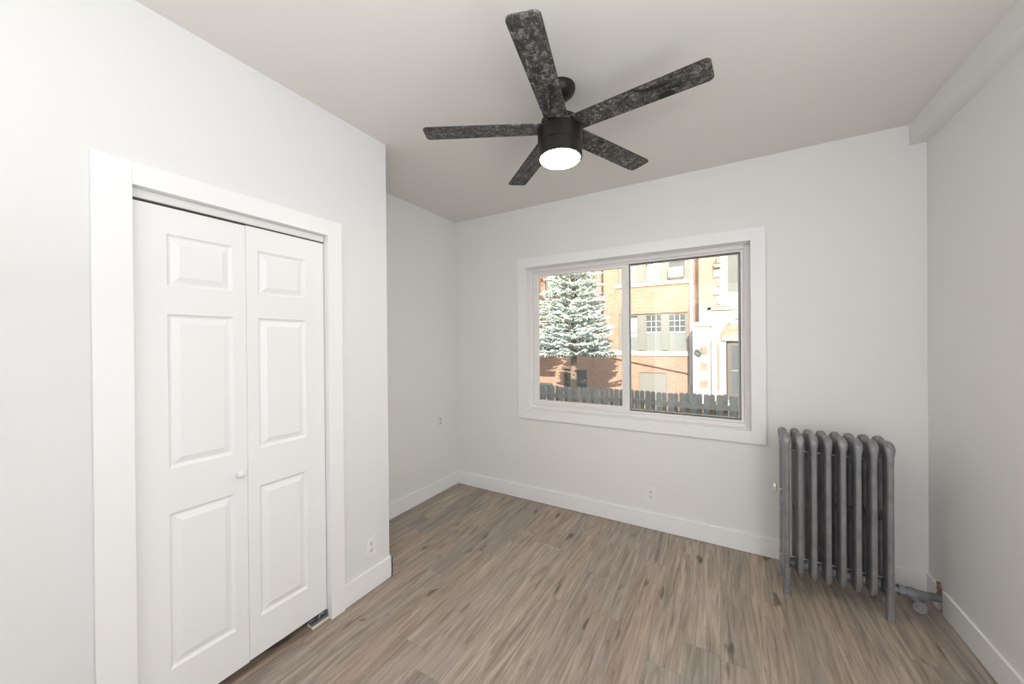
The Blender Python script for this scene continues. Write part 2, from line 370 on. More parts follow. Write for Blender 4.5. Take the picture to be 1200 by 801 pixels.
# raw edges in the pipe cut-out
bm = bmesh.new(); box(bm, W - 0.012, W + 0.05, PY1 - 0.010, PY1 + 0.001, 0.002, 0.150); box(bm, W + 0.05, W + 0.06, PY0, PY1, 0, 0.115)
obj('trim_3', bm, M['plaster'], kind='structure', label='raw cut wall edge behind the radiator pipe', cat='wall cut-out')
bm = bmesh.new()
for k, (z, t) in enumerate([(0.062, .012), (0.078, .016), (0.094, .011), (0.109, .015), (0.124, .012), (0.138, .008)]):
    box(bm, W - 0.015 - 0.002 * (k % 2), W - 0.001, PY1 - 0.002 - t, PY1 + 0.0005, z, z + 0.0135, bev=0.002)
obj('trim_4', bm, M['bronze'], kind='structure', label='rusty brown broken edge above the radiator pipe cut-out', cat='wall cut-out')

# ================================================================== closet bifold door
dr = thing('door_1', (0, 0.817, 0), 'white two-leaf six-panel bifold closet door in a white casing', 'door', kind='structure')
bm = bmesh.new(); box(bm, 0, 0.018, 0.345, KY0, 0, KZ + 0.082, bev=.0015); box(bm, 0, 0.018, KY1, 1.271, 0, KZ + 0.082, bev=.0015); box(bm, 0, 0.018, KY0, KY1, KZ, KZ + 0.082, bev=.0015)
obj('casing', bm, M['trim'], dr)
bm = bmesh.new(); box(bm, -0.10, 0.0, KY0 - .012, KY0, 0, KZ + .012); box(bm, -0.10, 0.0, KY1, KY1 + .012, 0, KZ + .012); box(bm, -0.10, 0, KY0, KY1, KZ, KZ + .012)
obj('jamb', bm, M['trim'], dr)
bm = bmesh.new(); box(bm, -0.050, -0.018, KY0 + .002, KY1 - .004, KZ - 0.034, KZ - 0.001, bev=.001); box(bm, -0.0175, -0.0155, KY0 + .002, KY1 - .004, KZ - 0.030, KZ - 0.016)
obj('track', bm, M['white_plastic'], dr)
bm = bmesh.new(); box(bm, -0.047, -0.040, KY0 + .004, KY1 - .006, KZ - 0.041, KZ - 0.034); box(bm, -0.027, -0.020, KY0 + .004, KY1 - .006, KZ - 0.041, KZ - 0.034)
obj('track_rail', bm, M['gasket'], dr)

def leaf_bm(y0, y1, z0, z1, panels, xf=-0.022, th=0.034):
    """moulded door leaf: front face at x=xf with recessed/raised panels"""
    bm = bmesh.new()
    # front face grid around the panels
    Ys = sorted({y0, y1, *[p[0] for p in panels], *[p[1] for p in panels]}); Zs = sorted({z0, z1, *[p[2] for p in panels], *[p[3] for p in panels]})
    cache = {}
    def V(x, y, z):
        k = (round(x, 5), round(y, 5), round(z, 5))
        if k not in cache: cache[k] = bm.verts.new((x, y, z))
        return cache[k]
    for i in range(len(Ys) - 1):
        for j in range(len(Zs) - 1):
            cy, cz = (Ys[i] + Ys[i + 1]) / 2, (Zs[j] + Zs[j + 1]) / 2
            if any(p[0] < cy < p[1] and p[2] < cz < p[3] for p in panels): continue
            bm.faces.new((V(xf, Ys[i], Zs[j]), V(xf, Ys[i + 1], Zs[j]), V(xf, Ys[i + 1], Zs[j + 1]), V(xf, Ys[i], Zs[j + 1])))
    prof = [(0, 0), (0.003, -0.0035), (0.008, -0.0075), (0.013, -0.009), (0.017, -0.0085), (0.036, -0.0022), (0.039, -0.0008), (0.041, -0.0008)]
    for (a, b_, c, d) in panels:
        rings = [[(xf + dx, a + i, c + i), (xf + dx, b_ - i, c + i), (xf + dx, b_ - i, d - i), (xf + dx, a + i, d - i)] for i, dx in prof]
        for r0, r1 in zip(rings, rings[1:]):
            for k in range(4):
                bm.faces.new((V(*r0[k]), V(*r0[(k + 1) % 4]), V(*r1[(k + 1) % 4]), V(*r1[k])))
        bm.faces.new([V(*p) for p in rings[-1]])
    xb = xf - th
    # sides and back
    edge_y0 = [z for z in Zs]; 
    bm.faces.new([V(xf, y0, z) for z in Zs] + [V(xb, y0, z1), V(xb, y0, z0)])
    bm.faces.new([V(xf, y1, z) for z in Zs] + [V(xb, y1, z1), V(xb, y1, z0)])
    bm.faces.new([V(xf, y, z0) for y in Ys] + [V(xb, y1, z0), V(xb, y0, z0)])
    bm.faces.new([V(xf, y, z1) for y in Ys] + [V(xb, y1, z1), V(xb, y0, z1)])
    bm.faces.new((V(xb, y0, z0), V(xb, y1, z0), V(xb, y1, z1), V(xb, y0, z1)))
    return bm
ZP = [(0.222, 0.828), (1.002, 1.606), (1.714, 1.918)]
l1 = obj('door_leaf', leaf_bm(0.450, 0.8163, 0.045, 2.020, [(0.547, 0.768, a, b_) for a, b_ in ZP]), M['door'], dr, label='left leaf with the round knob')
l2 = obj('door_leaf', leaf_bm(0.8175, 1.1865, 0.050, 2.024, [(0.865, 1.088, a, b_) for a, b_ in ZP]), M['door'], dr, label='right leaf without a knob')
bm = bmesh.new(); lathe(bm, (-0.022, 0.782, 0.912), (1, 0, 0), [(0, .009), (.003, .009), (.008, .0075), (.013, .011), (.018, .0155), (.024, .0165), (.029, .0135), (.032, .006), (.0325, .0)], 28)
obj('knob', bm, M['door'], l1, smooth=True)
bm = bmesh.new()
for z in (0.35, 1.75): box(bm, -0.060, -0.053, 0.797, 0.837, z - .04, z + .04)
obj('hinge', bm, M['chrome'], l1)
# floor pivot bracket on its pine block
br = obj('pivot_bracket', box(box(box(B(-0.050, -0.010, 1.100, 1.186, 0.014, 0.018), -0.013, -0.010, 1.100, 1.186, 0.014, 0.026), -0.050, -0.047, 1.100, 1.186, 0.014, 0.026), -0.050, -0.010, 1.183, 1.186, 0.014, 0.05), M['chrome'], dr)
bm = bmesh.new(); tube(bm, [(-0.03, 1.150, 0.018), (-0.03, 1.150, 0.048)], 0.006, 12); tube(bm, [(-0.03, 1.150, 0.022), (-0.03, 1.150, 0.032)], 0.011, 6)
obj('pivot_pin', bm, M['chrome'], br, smooth=True)
obj('pivot_block', B(-0.055, -0.004, 1.097, 1.188, 0.0005, 0.014, bev=.001), M['rawwood'], dr)

# ================================================================== window
wd = thing('window_1', ((WX0 + WX1) / 2, D, WZ0), 'white framed sliding window in the back wall', 'window', kind='structure')
CX0, CX1, CZ0, CZ1 = 0.1626, 2.098, 0.765, 2.2575
bm = bmesh.new()
for a in ((CX0, WX0, CZ0, CZ1), (WX1, CX1, CZ0, CZ1), (WX0, WX1, CZ0, WZ0), (WX0, WX1, WZ1, CZ1)): box(bm, a[0], a[1], D - .018, D, a[2], a[3], bev=.0015)
obj('casing', bm, M['trim'], wd)
YF0, YF1 = 3.105, 3.185
def rect_frame(bm, x0, x1, z0, z1, l, r, b_, t, y0, y1, bev=0.0):
    box(bm, x0, x0 + l, y0, y1, z0, z1, bev=bev); box(bm, x1 - r, x1, y0, y1, z0, z1, bev=bev)
    box(bm, x0 + l, x1 - r, y0, y1, z0, z0 + b_, bev=bev); box(bm, x0 + l, x1 - r, y0, y1, z1 - t, z1, bev=bev); return bm
obj('jamb', rect_frame(bmesh.new(), WX0 - .012, WX1 + .012, WZ0 - .012, WZ1 + .012, .012, .012, .012, .012, D - 0.001, D + 0.235), M['trim'], wd)
obj('window_frame', rect_frame(rect_frame(bmesh.new(), WX0, WX1, WZ0, WZ1, .024, .034, .028, .030, YF0, YF1, .002), WX0 + .024, WX1 - .034, WZ0 + .028, WZ1 - .030, .008, .020, .016, .014, YF0 + .022, YF1, .002), M['vinyl'], wd)
sl = obj('sliding_sash', rect_frame(bmesh.new(), WX0 + .033, 1.163, WZ0 + .045, WZ1 - .045, .040, .058, .030, .028, YF0 + .025, YF0 + .052, .002), M['vinyl'], wd, label='left sliding sash')
obj('pane', B(WX0 + .071, 1.107, YF0 + .036, YF0 + .040, WZ0 + .073, WZ1 - .071), M['glass'], sl)
fx = obj('fixed_sash', rect_frame(bmesh.new(), 1.150, WX1 - .052, WZ0 + .043, WZ1 - .043, .016, .006, .008, .008, YF0 + .055, YF0 + .076, .001), M['gasket'], wd, label='right fixed sash with a dark gasket')
obj('spacer', rect_frame(bmesh.new(), 1.166, WX1 - .058, WZ0 + .051, WZ1 - .051, .005, .012, .006, .004, YF0 + .058, YF0 + .074), M['spacer'], fx)
obj('pane', B(1.170, WX1 - .068, YF0 + .062, YF0 + .066, WZ0 + .056, WZ1 - .054), M['glass'], fx)
obj('pull_rail', B(1.103, 1.112, YF0 + .017, YF0 + .026, 1.35, 1.75, bev=.002), M['vinyl'], sl)

# ================================================================== ceiling fan
FX, FY, FZ = 1.151, 1.6776, 2.5386
fan = thing('ceiling_fan', (FX, FY, H), 'black five-blade ceiling fan with distressed blades and a lit lamp', 'ceiling fan')
bm = bmesh.new(); lathe(bm, (FX, FY, H), (0, 0, -1), [(0, .077), (.012, .078), (.028, .073), (.046, .055), (.058, .030), (.062, .016)], 40)
obj('canopy', bm, M['black'], fan, smooth=True)
bm = bmesh.new(); tube(bm, [(FX, FY, H - .06), (FX, FY, 2.59)], .0125, 16); lathe(bm, (FX, FY, 2.605), (0, 0, -1), [(0, .014), (.004, .022), (.022, .024)], 24)
obj('downrod', bm, M['black'], fan, smooth=True)
bm = bmesh.new(); lathe(bm, (FX, FY, 2.590), (0, 0, -1), [(0, .03), (.006, .075), (.018, .092), (.036, .094), (.040, .062), (.056, .062), (.057, .104), (.063, .109), (.134, .109), (.137, .106)], 56)
obj('motor_housing', bm, M['black'], fan, smooth=True)
lk = bmesh.new(); lathe(lk, (FX, FY, 2.453), (0, 0, -1), [(0, .104), (.002, .1085), (.062, .1075), (.066, .104), (.066, .098), (.05, .098)], 56)
lamp = obj('lamp_ring', lk, M['black'], fan, smooth=True)
bm = bmesh.new(); lathe(bm, (FX, FY, 2.411), (0, 0, -1), [(0, .0975), (.022, .0975), (.030, .094), (.037, .078), (.040, .05), (.041, .0)], 56)
obj('lamp_diffuser', bm, M['lens'], lamp, smooth=True)
# blade mesh: local x is radial
def blade_mesh():
    bm = bmesh.new(); r0, r1, wr, wt, c = 0.072, 0.668, 0.056, 0.061, 0.022
    out = [(r0, -wr), (r1 - c, -wt)] + [(r1 - c + c * math.sin(t), -wt + c - c * math.cos(t)) for t in [math.pi / 2 * k / 6 for k in range(1, 7)]] \
        + [(r1 - c + c * math.cos(t), wt - c + c * math.sin(t)) for t in [math.pi / 2 * k / 6 for k in range(0, 7)]] + [(r0, wr)]
    lo = [bm.verts.new((x, y, -.003)) for x, y in out]; hi = [bm.verts.new((x, y, .003)) for x, y in out]
    bm.faces.new(list(reversed(lo))); bm.faces.new(hi); nn = len(out)
    for i in range(nn): bm.faces.new((lo[i], lo[(i + 1) % nn], hi[(i + 1) % nn], hi[i]))
    bmesh.ops.recalc_face_normals(bm, faces=bm.faces[:])
    me = bpy.data.meshes.new('fan_blade'); bm.to_mesh(me); bm.free(); me.materials.append(M['blade']); return me
bme = blade_mesh()
kb = bmesh.new(); box(kb, 0.052, 0.135, -0.030, 0.030, 0.0032, 0.0075, bev=.001)
for x, y in ((.105, -.018), (.105, .018), (.125, 0)): tube(kb, [(x, y, .0035), (x, y, .010)], .005, 8)
kme = bpy.data.meshes.new('blade_bracket'); kb.to_mesh(kme); kb.free(); kme.materials.append(M['black'])
for k in range(5):
    phi = math.radians(642.098 - 720 + 72 * k)
    o = bpy.data.objects.new('fan_blade', bme); C.objects.link(o); o.parent = fan
    o.matrix_local = Matrix.Translation((0, 0, FZ - H)) @ Matrix.Rotation(phi, 4, 'Z') @ Matrix.Rotation((0, 0, 0, 0.006, 0.032)[k], 4, 'Y') @ Matrix.Rotation(-0.0951, 4, 'X')
    q = bpy.data.objects.new('blade_bracket', kme); C.objects.link(q); q.parent = o

# ================================================================== radiator
rad = thing('radiator', (2.40, 2.75, 0), 'grey cast-iron column radiator on the floor in the right back corner', 'radiator')
RP, RX, RYF, RYB = 0.0627, 2.1635, 2.676, 2.820
def ellipse(cx, cy, z, hx, hy, n=32, p=4.2):
    r = []
    for k in range(n):
        t = 2 * math.pi * k / n; c, s = math.cos(t), math.sin(t)
        r.append(Vector((cx + hx * math.copysign(abs(c) ** (2 / p), c), cy + hy * math.copysign(abs(s) ** (2 / p), s), z)))
    return r
def yring(cx, y, cz, hx, hz, n=20):
    return [Vector((cx + hx * math.cos(2 * math.pi * k / n), y, cz + hz * math.sin(2 * math.pi * k / n))) for k in range(n)]
def section(x, legs):
    bm = bmesh.new()
    HX = 0.0150
    for cy, sg in ((RYF, -1), (RYB, 1)):
        hy = 0.043 if sg < 0 else 0.044
        rings = []
        zs = [(0.090, .35, .25), (0.096, .7, .5), (0.110, .92, .75), (0.135, 1, .95), (0.17, 1, 1), (0.30, .97, 1), (0.50, 1.0, 1), (0.60, .97, 1), (0.82, .98, 1.0), (0.86, 1.08, 1.0), (0.885, 1.36, 1.04), (0.905, 1.48, .98), (0.922, 1.32, .78), (0.932, .9, .5), (0.937, .45, .25)]
        for z, sx, sy in zs:
            cyy = cy + (0.0 if z > .14 else sg * (0.14 - z) * -0.25) + (-sg * 0.014 * (1 - sy) / .75 if z > .88 else 0)
            rings.append(ellipse(x, cyy, z, HX * sx, hy * sy))
        ring_tube(bm, rings)
    # top bridge between the two columns, dipping in the middle
    rings = [yring(x, y, cz, hx, hz) for y, cz, hx, hz in [(RYF - .036, .895, .010, .016), (RYF - .028, .897, .020, .030), (RYF - .01, .897, .0225, .035), (RYF + .03, .890, .019, .037), (2.755, .884, .0175, .036), (RYB - .03, .889, .019, .037), (RYB + .008, .897, .0215, .034), (RYB + .026, .897, .019, .028), (RYB + .034, .895, .010, .016)]]
    ring_tube(bm, rings)
    # bottom water way
    rings = [yring(x, y, cz, hx, hz) for y, cz, hx, hz in [(RYF - .02, .135, .014, .03), (RYF + .01, .130, .016, .038), (2.755, .128, .020, .036), (RYB, .132, .016, .038), (RYB + .02, .135, .014, .03)]]
    ring_tube(bm, rings)
    # small link at mid height
    rings = [yring(x, y, .50, hx, hz) for y, hx, hz in [(RYF + .03, .012, .040), (2.728, .012, .024), (2.747, .012, .017), (2.766, .012, .024), (RYB - .03, .012, .040)]]
    ring_tube(bm, rings)
    o = obj('radiator_section', bm, M['iron'], rad, smooth=True)
    if legs:
        for cy in (RYF - .018, RYB + .014):
            bm = bmesh.new()
            ring_tube(bm, [ellipse(x, cy + dy, z, a, b_) for z, a, b_, dy in [(0.150, .016, .030, 0), (0.10, .0165, .026, -.002), (0.06, .0155, .021, -.004), (0.025, .0145, .017, -.006), (0.012, .0165, .019, -.007), (0.001, .0165, .019, -.007)]])
            obj('leg', bm, M['iron'], rad, smooth=True)
for k in range(8): section(RX + RP * k, k in (0, 7))
XE = RX + RP * 7
bm = bmesh.new()
for k in range(7):
    xm = RX + RP * (k + .5); lathe(bm, (xm - .022, 2.752, .130), (1, 0, 0), [(0, .030), (.012, .031), (.020, .026), (.024, .026), (.032, .031), (.044, .030)], 20)
obj('section_nipples', bm, M['iron'], rad, smooth=True)
for z in (0.816, 0.171):
    bm = bmesh.new(); tube(bm, [(RX - .022, 2.745, z), (XE + .022, 2.745, z)], .0055, 10)
    tube(bm, [(RX - .026, 2.745, z), (RX - .017, 2.745, z)], .010, 6); tube(bm, [(XE + .017, 2.745, z), (XE + .026, 2.745, z)], .010, 6)
    obj('tie_rod', bm, M['chrome'], rad, smooth=True)
# air vent on the first section
bm = bmesh.new(); tube(bm, [(RX - .010, 2.700, .585), (RX - .040, 2.700, .585)], .0045, 10)
lathe(bm, (RX - .052, 2.700, .560), (0, 0, 1), [(0, .006), (.004, .012), (.030, .014), (.048, .013), (.056, .008), (.060, .002)], 20)
obj('air_vent', bm, M['vent'], rad, smooth=True, label='pale plated air vent')
bm = bmesh.new(); lathe(bm, (RX - .016, 2.690, .47), (-1, 0, 0), [(0, .012), (.006, .012), (.007, .008), (.011, .008)], 6)
obj('vent_plug', bm, M['iron'], rad)
# supply valve
vx = XE + .037
bm = bmesh.new(); lathe(bm, (vx - .03, 2.752, .120), (1, 0, 0), [(0, .026), (.018, .026), (.019, .020), (.026, .020), (.027, .028), (.036, .028), (.038, .022), (.050, .022), (.051, .030), (.072, .030), (.073, .021), (.080, .021)], 8)
obj('union_nut', bm, M['iron'], rad)
bm = bmesh.new()
lathe(bm, (vx + .045, 2.752, .118), (0.9, 0.35, -.22), [(0, .020), (.01, .027), (.03, .032), (.05, .031), (.065, .025), (.075, .025), (.077, .029), (.095, .029), (.097, .020)], 20)
tube(bm, [(vx + .075, 2.762, .112), (vx + .080, 2.738, .096), (vx + .086, 2.712, .085)], [.022, .019, .017], 18)
va = obj('valve_body', bm, M['iron'], rad, smooth=True)
bm = bmesh.new(); lathe(bm, (vx + .088, 2.708, .083), (-.25, -1, .05), [(0, .010), (.010, .010), (.012, .025), (.016, .0290), (.022, .0290), (.026, .025), (.024, .012), (.030, .010), (.032, .0)], 32)
obj('handwheel', bm, M['iron'], va, smooth=True, label='round grey valve handwheel')
bm = bmesh.new(); tube(bm, [(vx + .083, 2.720, .082), (vx + .083, 2.722, .052)], [.013, .010], 14)
obj('packing_nut', bm, M['vent'], va, smooth=True)
bm = bmesh.new(); tube(bm, [(vx + .12, 2.782, .098), (W - .05, 2.845, .080), (W + .04, 2.862, .074)], [.021, .0205, .0205], 18)
obj('supply_pipe', bm, M['iron'], rad, smooth=True)

# ================================================================== wall outlets
def outlet(name, pos, nrm, label, mat, mat2):
    n = Vector(nrm); t = Vector((0, 0, 1)).cross(n).normalized(); p = Vector(pos)
    root = thing('wall_outlet', p, label, 'outlet')
    def bx(bm, u0, u1, z0, z1, d0, d1, bev=0):
        a = p + t * u0 + n * d0; b_ = p + t * u1 + n * d1
        return box(bm, min(a.x, b_.x), max(a.x, b_.x), min(a.y, b_.y), max(a.y, b_.y), p.z + z0, p.z + z1, bev=bev)
    obj('cover_plate', bx(bmesh.new(), -.035, .035, -.057, .057, 0.0002, .005, .0015), mat, root)
    for s in (-1, 1):
        f = obj('receptacle', bx(bmesh.new(), -.017, .017, s * .020 - .014, s * .020 + .014, .004, .0065, .001), mat2, root)
        bm = bmesh.new()
        for u in (-.0065, .0065): bx(bm, u - .0018, u + .0018, s * .020 - .001, s * .020 + .008, .006, .0068)
        bx(bm, -.0025, .0025, s * .020 - .0095, s * .020 - .005, .006, .0068)
        obj('slots', bm, M['slot'], f)
    bm = bmesh.new(); lathe(bm, p + n * .0045, nrm, [(0, .003), (.0012, .003), (.0014, .0)], 10); obj('screw', bm, M['chrome'], root)
outlet('o', (0, 1.457, 0.258), (1, 0, 0), 'white outlet low on the closet wall between door casing and corner', M['outlet'], M['outlet'])
outlet('o', (XA, 2.752, 0.700), (1, 0, 0), 'outlet with ivory sockets higher up on the alcove wall', M['outlet'], M['ivory'])
outlet('o', (1.345, D, 0.270), (0, -1, 0), 'outlet on the back wall under the window just above the baseboard', M['outlet'], M['outlet'])

# ================================================================== OUTSIDE
GZ = -1.25
obj('ground', B(-30, 30, D + 0.35, 40, GZ - 0.2, GZ), M['ground'], kind='structure', label='dry lawn between the fence and the brick building', cat='ground')

# fence
FYY = 7.4
fence = thing('picket_fence', (0.3, FYY, GZ), 'weathered grey wooden board fence across the yard below the window', 'fence')
def picket(x, y, ztop, wd_):
    bm = bmesh.new(); h = wd_ / 2; c = 0.022
    out = [(-h, GZ), (h, GZ), (h, ztop - c), (h - c, ztop), (-h + c, ztop), (-h, ztop - c)]
    a = [bm.verts.new((x + u, y - .009, z)) for u, z in out]; b_ = [bm.verts.new((x + u, y + .009, z)) for u, z in out]
    bm.faces.new(a); bm.faces.new(list(reversed(b_)))
    for i in range(6): bm.faces.new((a[i], b_[i], b_[(i + 1) % 6], a[(i + 1) % 6]))
    return obj('picket', bm, M['fence'], fence)
x = -2.6
while x < 2.9:
    zt = 0.50 + random.uniform(-.012, .012)
    picket(x, FYY - .03, zt, .098); picket(x + .086, FYY + .03, zt + random.uniform(-.02, .01), .080)
    x += .200 + random.uniform(-.003, .003)
for z in (0.28, -0.9):
    obj('rail', B(-2.7, 3.0, FYY - .0205, FYY + .0205, z - .045, z + .045), M['fence'], fence)

# brick apartment building
bld = thing('apartment_building', (-2, 15, GZ), 'orange brick apartment building with a limestone entrance across the yard', 'building')
BY = 15.0
groups = [(-1.80, 0.735, 1.06, 2.52), (-1.80, 0.735, 3.75, 5.25), (-5.10, -2.88, 3.75, 5.25), (-8.6, -6.1, 3.75, 5.25), (-8.6, -6.1, 1.06, 2.52), (-4.22, -3.16, -0.9, 0.24), (-1.02, 0.0, -0.95, 0.205), (-6.2, -4.74, -1.1, -0.42)]
obj('brick_wall', holed(bmesh.new(), 'x', -14, 1.16, GZ, 8.5, BY, BY + .3, groups), M['brick'], bld)
obj('brick_wall', B(1.15, 7, 14.2, BY + .3, 2.66, 8.5), M['brick'], bld, label='projecting upper bay over the entrance')
obj('interior_wall', B(-14, 7, BY + .31, BY + .5, GZ, 8.5), M['panel'], bld)
for zt, zb in ((1.052, 0.865), (3.745, 3.595)):
    obj('stone_sill', B(-14 if zt < 2 else -1.95, 0.785, BY - .07, BY + .12, zb, zt), M['stone'], bld)
obj('stone_sill', B(-5.2, -2.80, BY - .07, BY + .12, 3.64, 3.745), M['stone'], bld)
def win_unit(x0, x1, z0, z1, style, y=BY + .09):
    f = obj('window', rect_frame(bmesh.new(), x0, x1, z0, z1, .055, .055, .05, .05, y, y + .1), M['wframe'], bld)
    zm = z0 + (z1 - z0) * .49
    obj('meeting_rail', B(x0 + .055, x1 - .055, y + .005, y + .07, zm - .025, zm + .025), M['blind'] if style == 'grid' else M['wframe'], f)
    obj('pane', B(x0 + .055, x1 - .055, y + .055, y + .06, z0 + .05, z1 - .05), M['dark_glass'], f)
    if style in ('grid',):
        bm = bmesh.new()
        for k in (1, 2): xx = x0 + .055 + (x1 - x0 - .11) * k / 3; box(bm, xx - .008, xx + .008, y + .035, y + .055, zm, z1 - .05)
        for k in (1, 2): zz = zm + (z1 - .05 - zm) * k / 3; box(bm, x0 + .055, x1 - .055, y + .035, y + .055, zz - .008, zz + .008)
        obj('muntins', bm, M['blind'], f)
        obj('storm_glass', B(x0 + .055, x1 - .055, y + .048, y + .053, z0 + .05, zm - .025), M['grey_glass'], f)
    if style == 'blind':
        obj('roller_blind', B(x0 + .09, x1 - .075, y + .04, y + .05, zm - .15, z1 - .12), M['blind'], f)
        obj('storm_glass', B(x0 + .055, x1 - .055, y + .051, y + .054, z0 + .05, zm - .16), M['grey_glass'], f)
UX = [(-1.66, -1.03), (-0.80, -0.16), (0.035, 0.69)]
for zi, (z0, z1) in enumerate(((1.09, 2.49), (3.78, 5.22))):
    bm = bmesh.new()
    for a, b_ in ((-1.80, -1.66), (-1.03, -0.80), (-0.16, 0.035), (0.69, 0.735)): box(bm, a, b_, BY + .05, BY + .2, z0 - .03, z1 + .03)
    box(bm, -1.66, .69, BY + .05, BY + .2, z1, z1 + .03); box(bm, -1.66, .69, BY + .05, BY + .2, z0 - .03, z0)
    obj('window_mullions', bm, M['wframe'], bld)
    for wi, (a, b_) in enumerate(UX):
        st = [['blind', 'grid', 'grid'], ['blind', 'blind', 'plain']][zi][wi]
        win_unit(a, b_, z0, z1, st)
for (a, b_, z0, z1) in ((-5.08, -3.99, 3.78, 5.23), (-3.99, -2.90, 3.78, 5.23), (-8.58, -7.36, 3.78, 5.23), (-7.34, -6.12, 3.78, 5.23), (-8.58, -7.36, 1.08, 2.5), (-7.34, -6.12, 1.08, 2.5)): win_unit(a, b_, z0, z1, 'blind')
win_unit(-4.21, -3.17, -0.89, 0.23, 'plain'); win_unit(-6.19, -4.75, -1.09, -0.43, 'plain')
obj('boarded_opening', B(-1.02, 0.0, BY + .06, BY + .10, -0.95, 0.205), M['panel'], bld)
bm = bmesh.new(); tube(bm, [(.86, BY - .07, 8.4), (.86, BY - .07, -.2)], .068, 14); obj('downspout', bm, M['spout'], bld, smooth=True)
bm = bmesh.new(); tube(bm, [(.845, BY - .07, -.2), (.845, BY - .07, GZ)], .085, 14); obj('drain_pipe', bm, M['stone'], bld, smooth=True)
bm = bmesh.new(); tube(bm, [(-2.1, BY - .03, .745), (.76, BY - .03, .205)], .030, 8); obj('conduit', bm, M['rust'], bld, label='sloping dark red conduit')
bm = bmesh.new(); tube(bm, [(-2.46, BY - .04, 8.4), (-2.46, BY - .04, 1.2)], .045, 10); obj('conduit', bm, M['rust'], bld, label='vertical brown pipe')
# limestone entrance
ent = bmesh.new()
holed(ent, 'x', 1.15, 7, GZ, 2.66, 14.2, BY + .3, [(1.66, 3.30, GZ, 1.53), (1.80, 3.16, 1.53, 2.02)])
obj('limestone_entrance', ent, M['stone'], bld)
pier = bmesh.new(); box(pier, .975, 1.50, 13.75, 14.2, GZ, 1.93)
a = [pier.verts.new(p) for p in ((.93, 13.70, 1.93), (1.54, 13.70, 1.93), (1.54, 14.2, 1.93), (.93, 14.2, 1.93))]; b_ = [pier.verts.new(p) for p in ((1.02, 13.82, 2.06), (1.47, 13.82, 2.06), (1.47, 14.2, 2.10), (1.02, 14.2, 2.10))]
pier.faces.new(a); pier.faces.new(b_)
for i in range(4): pier.faces.new((a[i], a[(i + 1) % 4], b_[(i + 1) % 4], b_[i]))
obj('pier', pier, M['stone'], bld)
for z0, z1 in ((.99, 1.25), (.455, .705), (-.125, .135)):
    obj('brick_inlay', B(1.185, 1.415, 13.735, 13.76, z0, z1), M['brick'], bld)
# square label moulding
bm = bmesh.new(); box(bm, 1.42, 1.52, 14.10, 14.2, 2.0, 2.58); box(bm, 1.42, 3.5, 14.10, 14.2, 2.48, 2.58); box(bm, 1.47, 3.5, 14.04, 14.2, 2.58, 2.64)
obj('label_moulding', bm, M['stone'], bld)
# pointed arch moulding over a brick tympanum
def arch_pts(off):
    pts = []; cxr = 2.48
    R = 1.30 + off
    for k in range(15):
        t = math.radians(180 - 62 * k / 14)
        pts.append((cxr + .36 + R * math.cos(t), 1.20 + R * math.sin(t) * 1.02))
    return pts
o_, i_ = arch_pts(0.02), arch_pts(-0.15)
bm = bmesh.new()
for side in (1, -1):
    fr = []
    for (xo, zo), (xi, zi) in zip(o_, i_):
        if side < 0: xo, xi = 2 * 2.24 - xo + .0, 2 * 2.24 - xi + .0
        fr.append([Vector((xo, 14.06, zo)), Vector((xi, 14.10, zi)), Vector((xi, 14.25, zi)), Vector((xo, 14.25, zo))])
    ring_tube(bm, fr)
    xo, xi = o_[0][0], i_[0][0]
    if side < 0: xo, xi = 2 * 2.24 - xo, 2 * 2.24 - xi
    box(bm, min(xo, xi), max(xo, xi), 14.08, 14.25, GZ + .3, 1.20)
obj('pointed_arch', bm, M['stone'], bld)
tp = bmesh.new(); box(tp, 1.70, 1.76, 14.14, 14.19, -.25, 1.42); box(tp, 1.74, 3.2, 14.19, 14.26, 1.56, 2.0)
obj('brick_tympanum', tp, M['brick'], bld)
bm = bmesh.new(); box(bm, 1.83, 3.10, 14.12, 14.28, 1.44, 1.58); rect_frame(bm, 1.66, 3.30, GZ, 1.53, .30, .30, .02, .12, 14.22, 14.45)
obj('door_surround', bm, M['stone'], bld)
dd = obj('entrance_door', rect_frame(bmesh.new(), 1.99, 2.96, -.55, 1.36, .13, .13, .18, .10, 14.34, 14.40), M['dark_wood'], bld)
obj('pane', B(2.12, 2.83, 14.36, 14.37, -.37, 1.26), M['dark_glass'], dd); obj('mid_rail', B(2.12, 2.83, 14.35, 14.385, .40, .45), M['wframe'], dd)
obj('doorstep', B(1.66, 3.3, 13.6, 14.45, GZ, -.56), M['stone'], bld)
# stair window above the entrance with quoined stone surround
bm = bmesh.new(); holed(bm, 'x', 1.78, 3.4, 2.66, 5.4, 14.10, 14.2, [(1.96, 3.2, 3.0, 5.2)])
for k in range(5): box(bm, 1.60 if k % 2 else 1.70, 1.80, 14.12, 14.2, 2.70 + k * .30, 2.94 + k * .30)
obj('stone_surround', bm, M['stone'], bld)
f = obj('window', rect_frame(bmesh.new(), 1.96, 3.2, 3.0, 5.2, .06, .06, .06, .06, 14.11, 14.195), M['wframe'], bld)
obj('pane', B(2.02, 3.14, 14.17, 14.18, 3.06, 5.14), M['dark_glass'], f)
bm = bmesh.new(); lathe(bm, (1.72, 14.05, 4.02), (0, 0, 1), [(0, .11), (.03, .13), (.05, .06), (.09, .03), (.16, .05), (.22, .03), (.26, .0)], 16); box(bm, 1.62, 1.82, 13.98, 14.12, 3.9, 4.02)
obj('finial', bm, M['wframe'], bld, smooth=True)
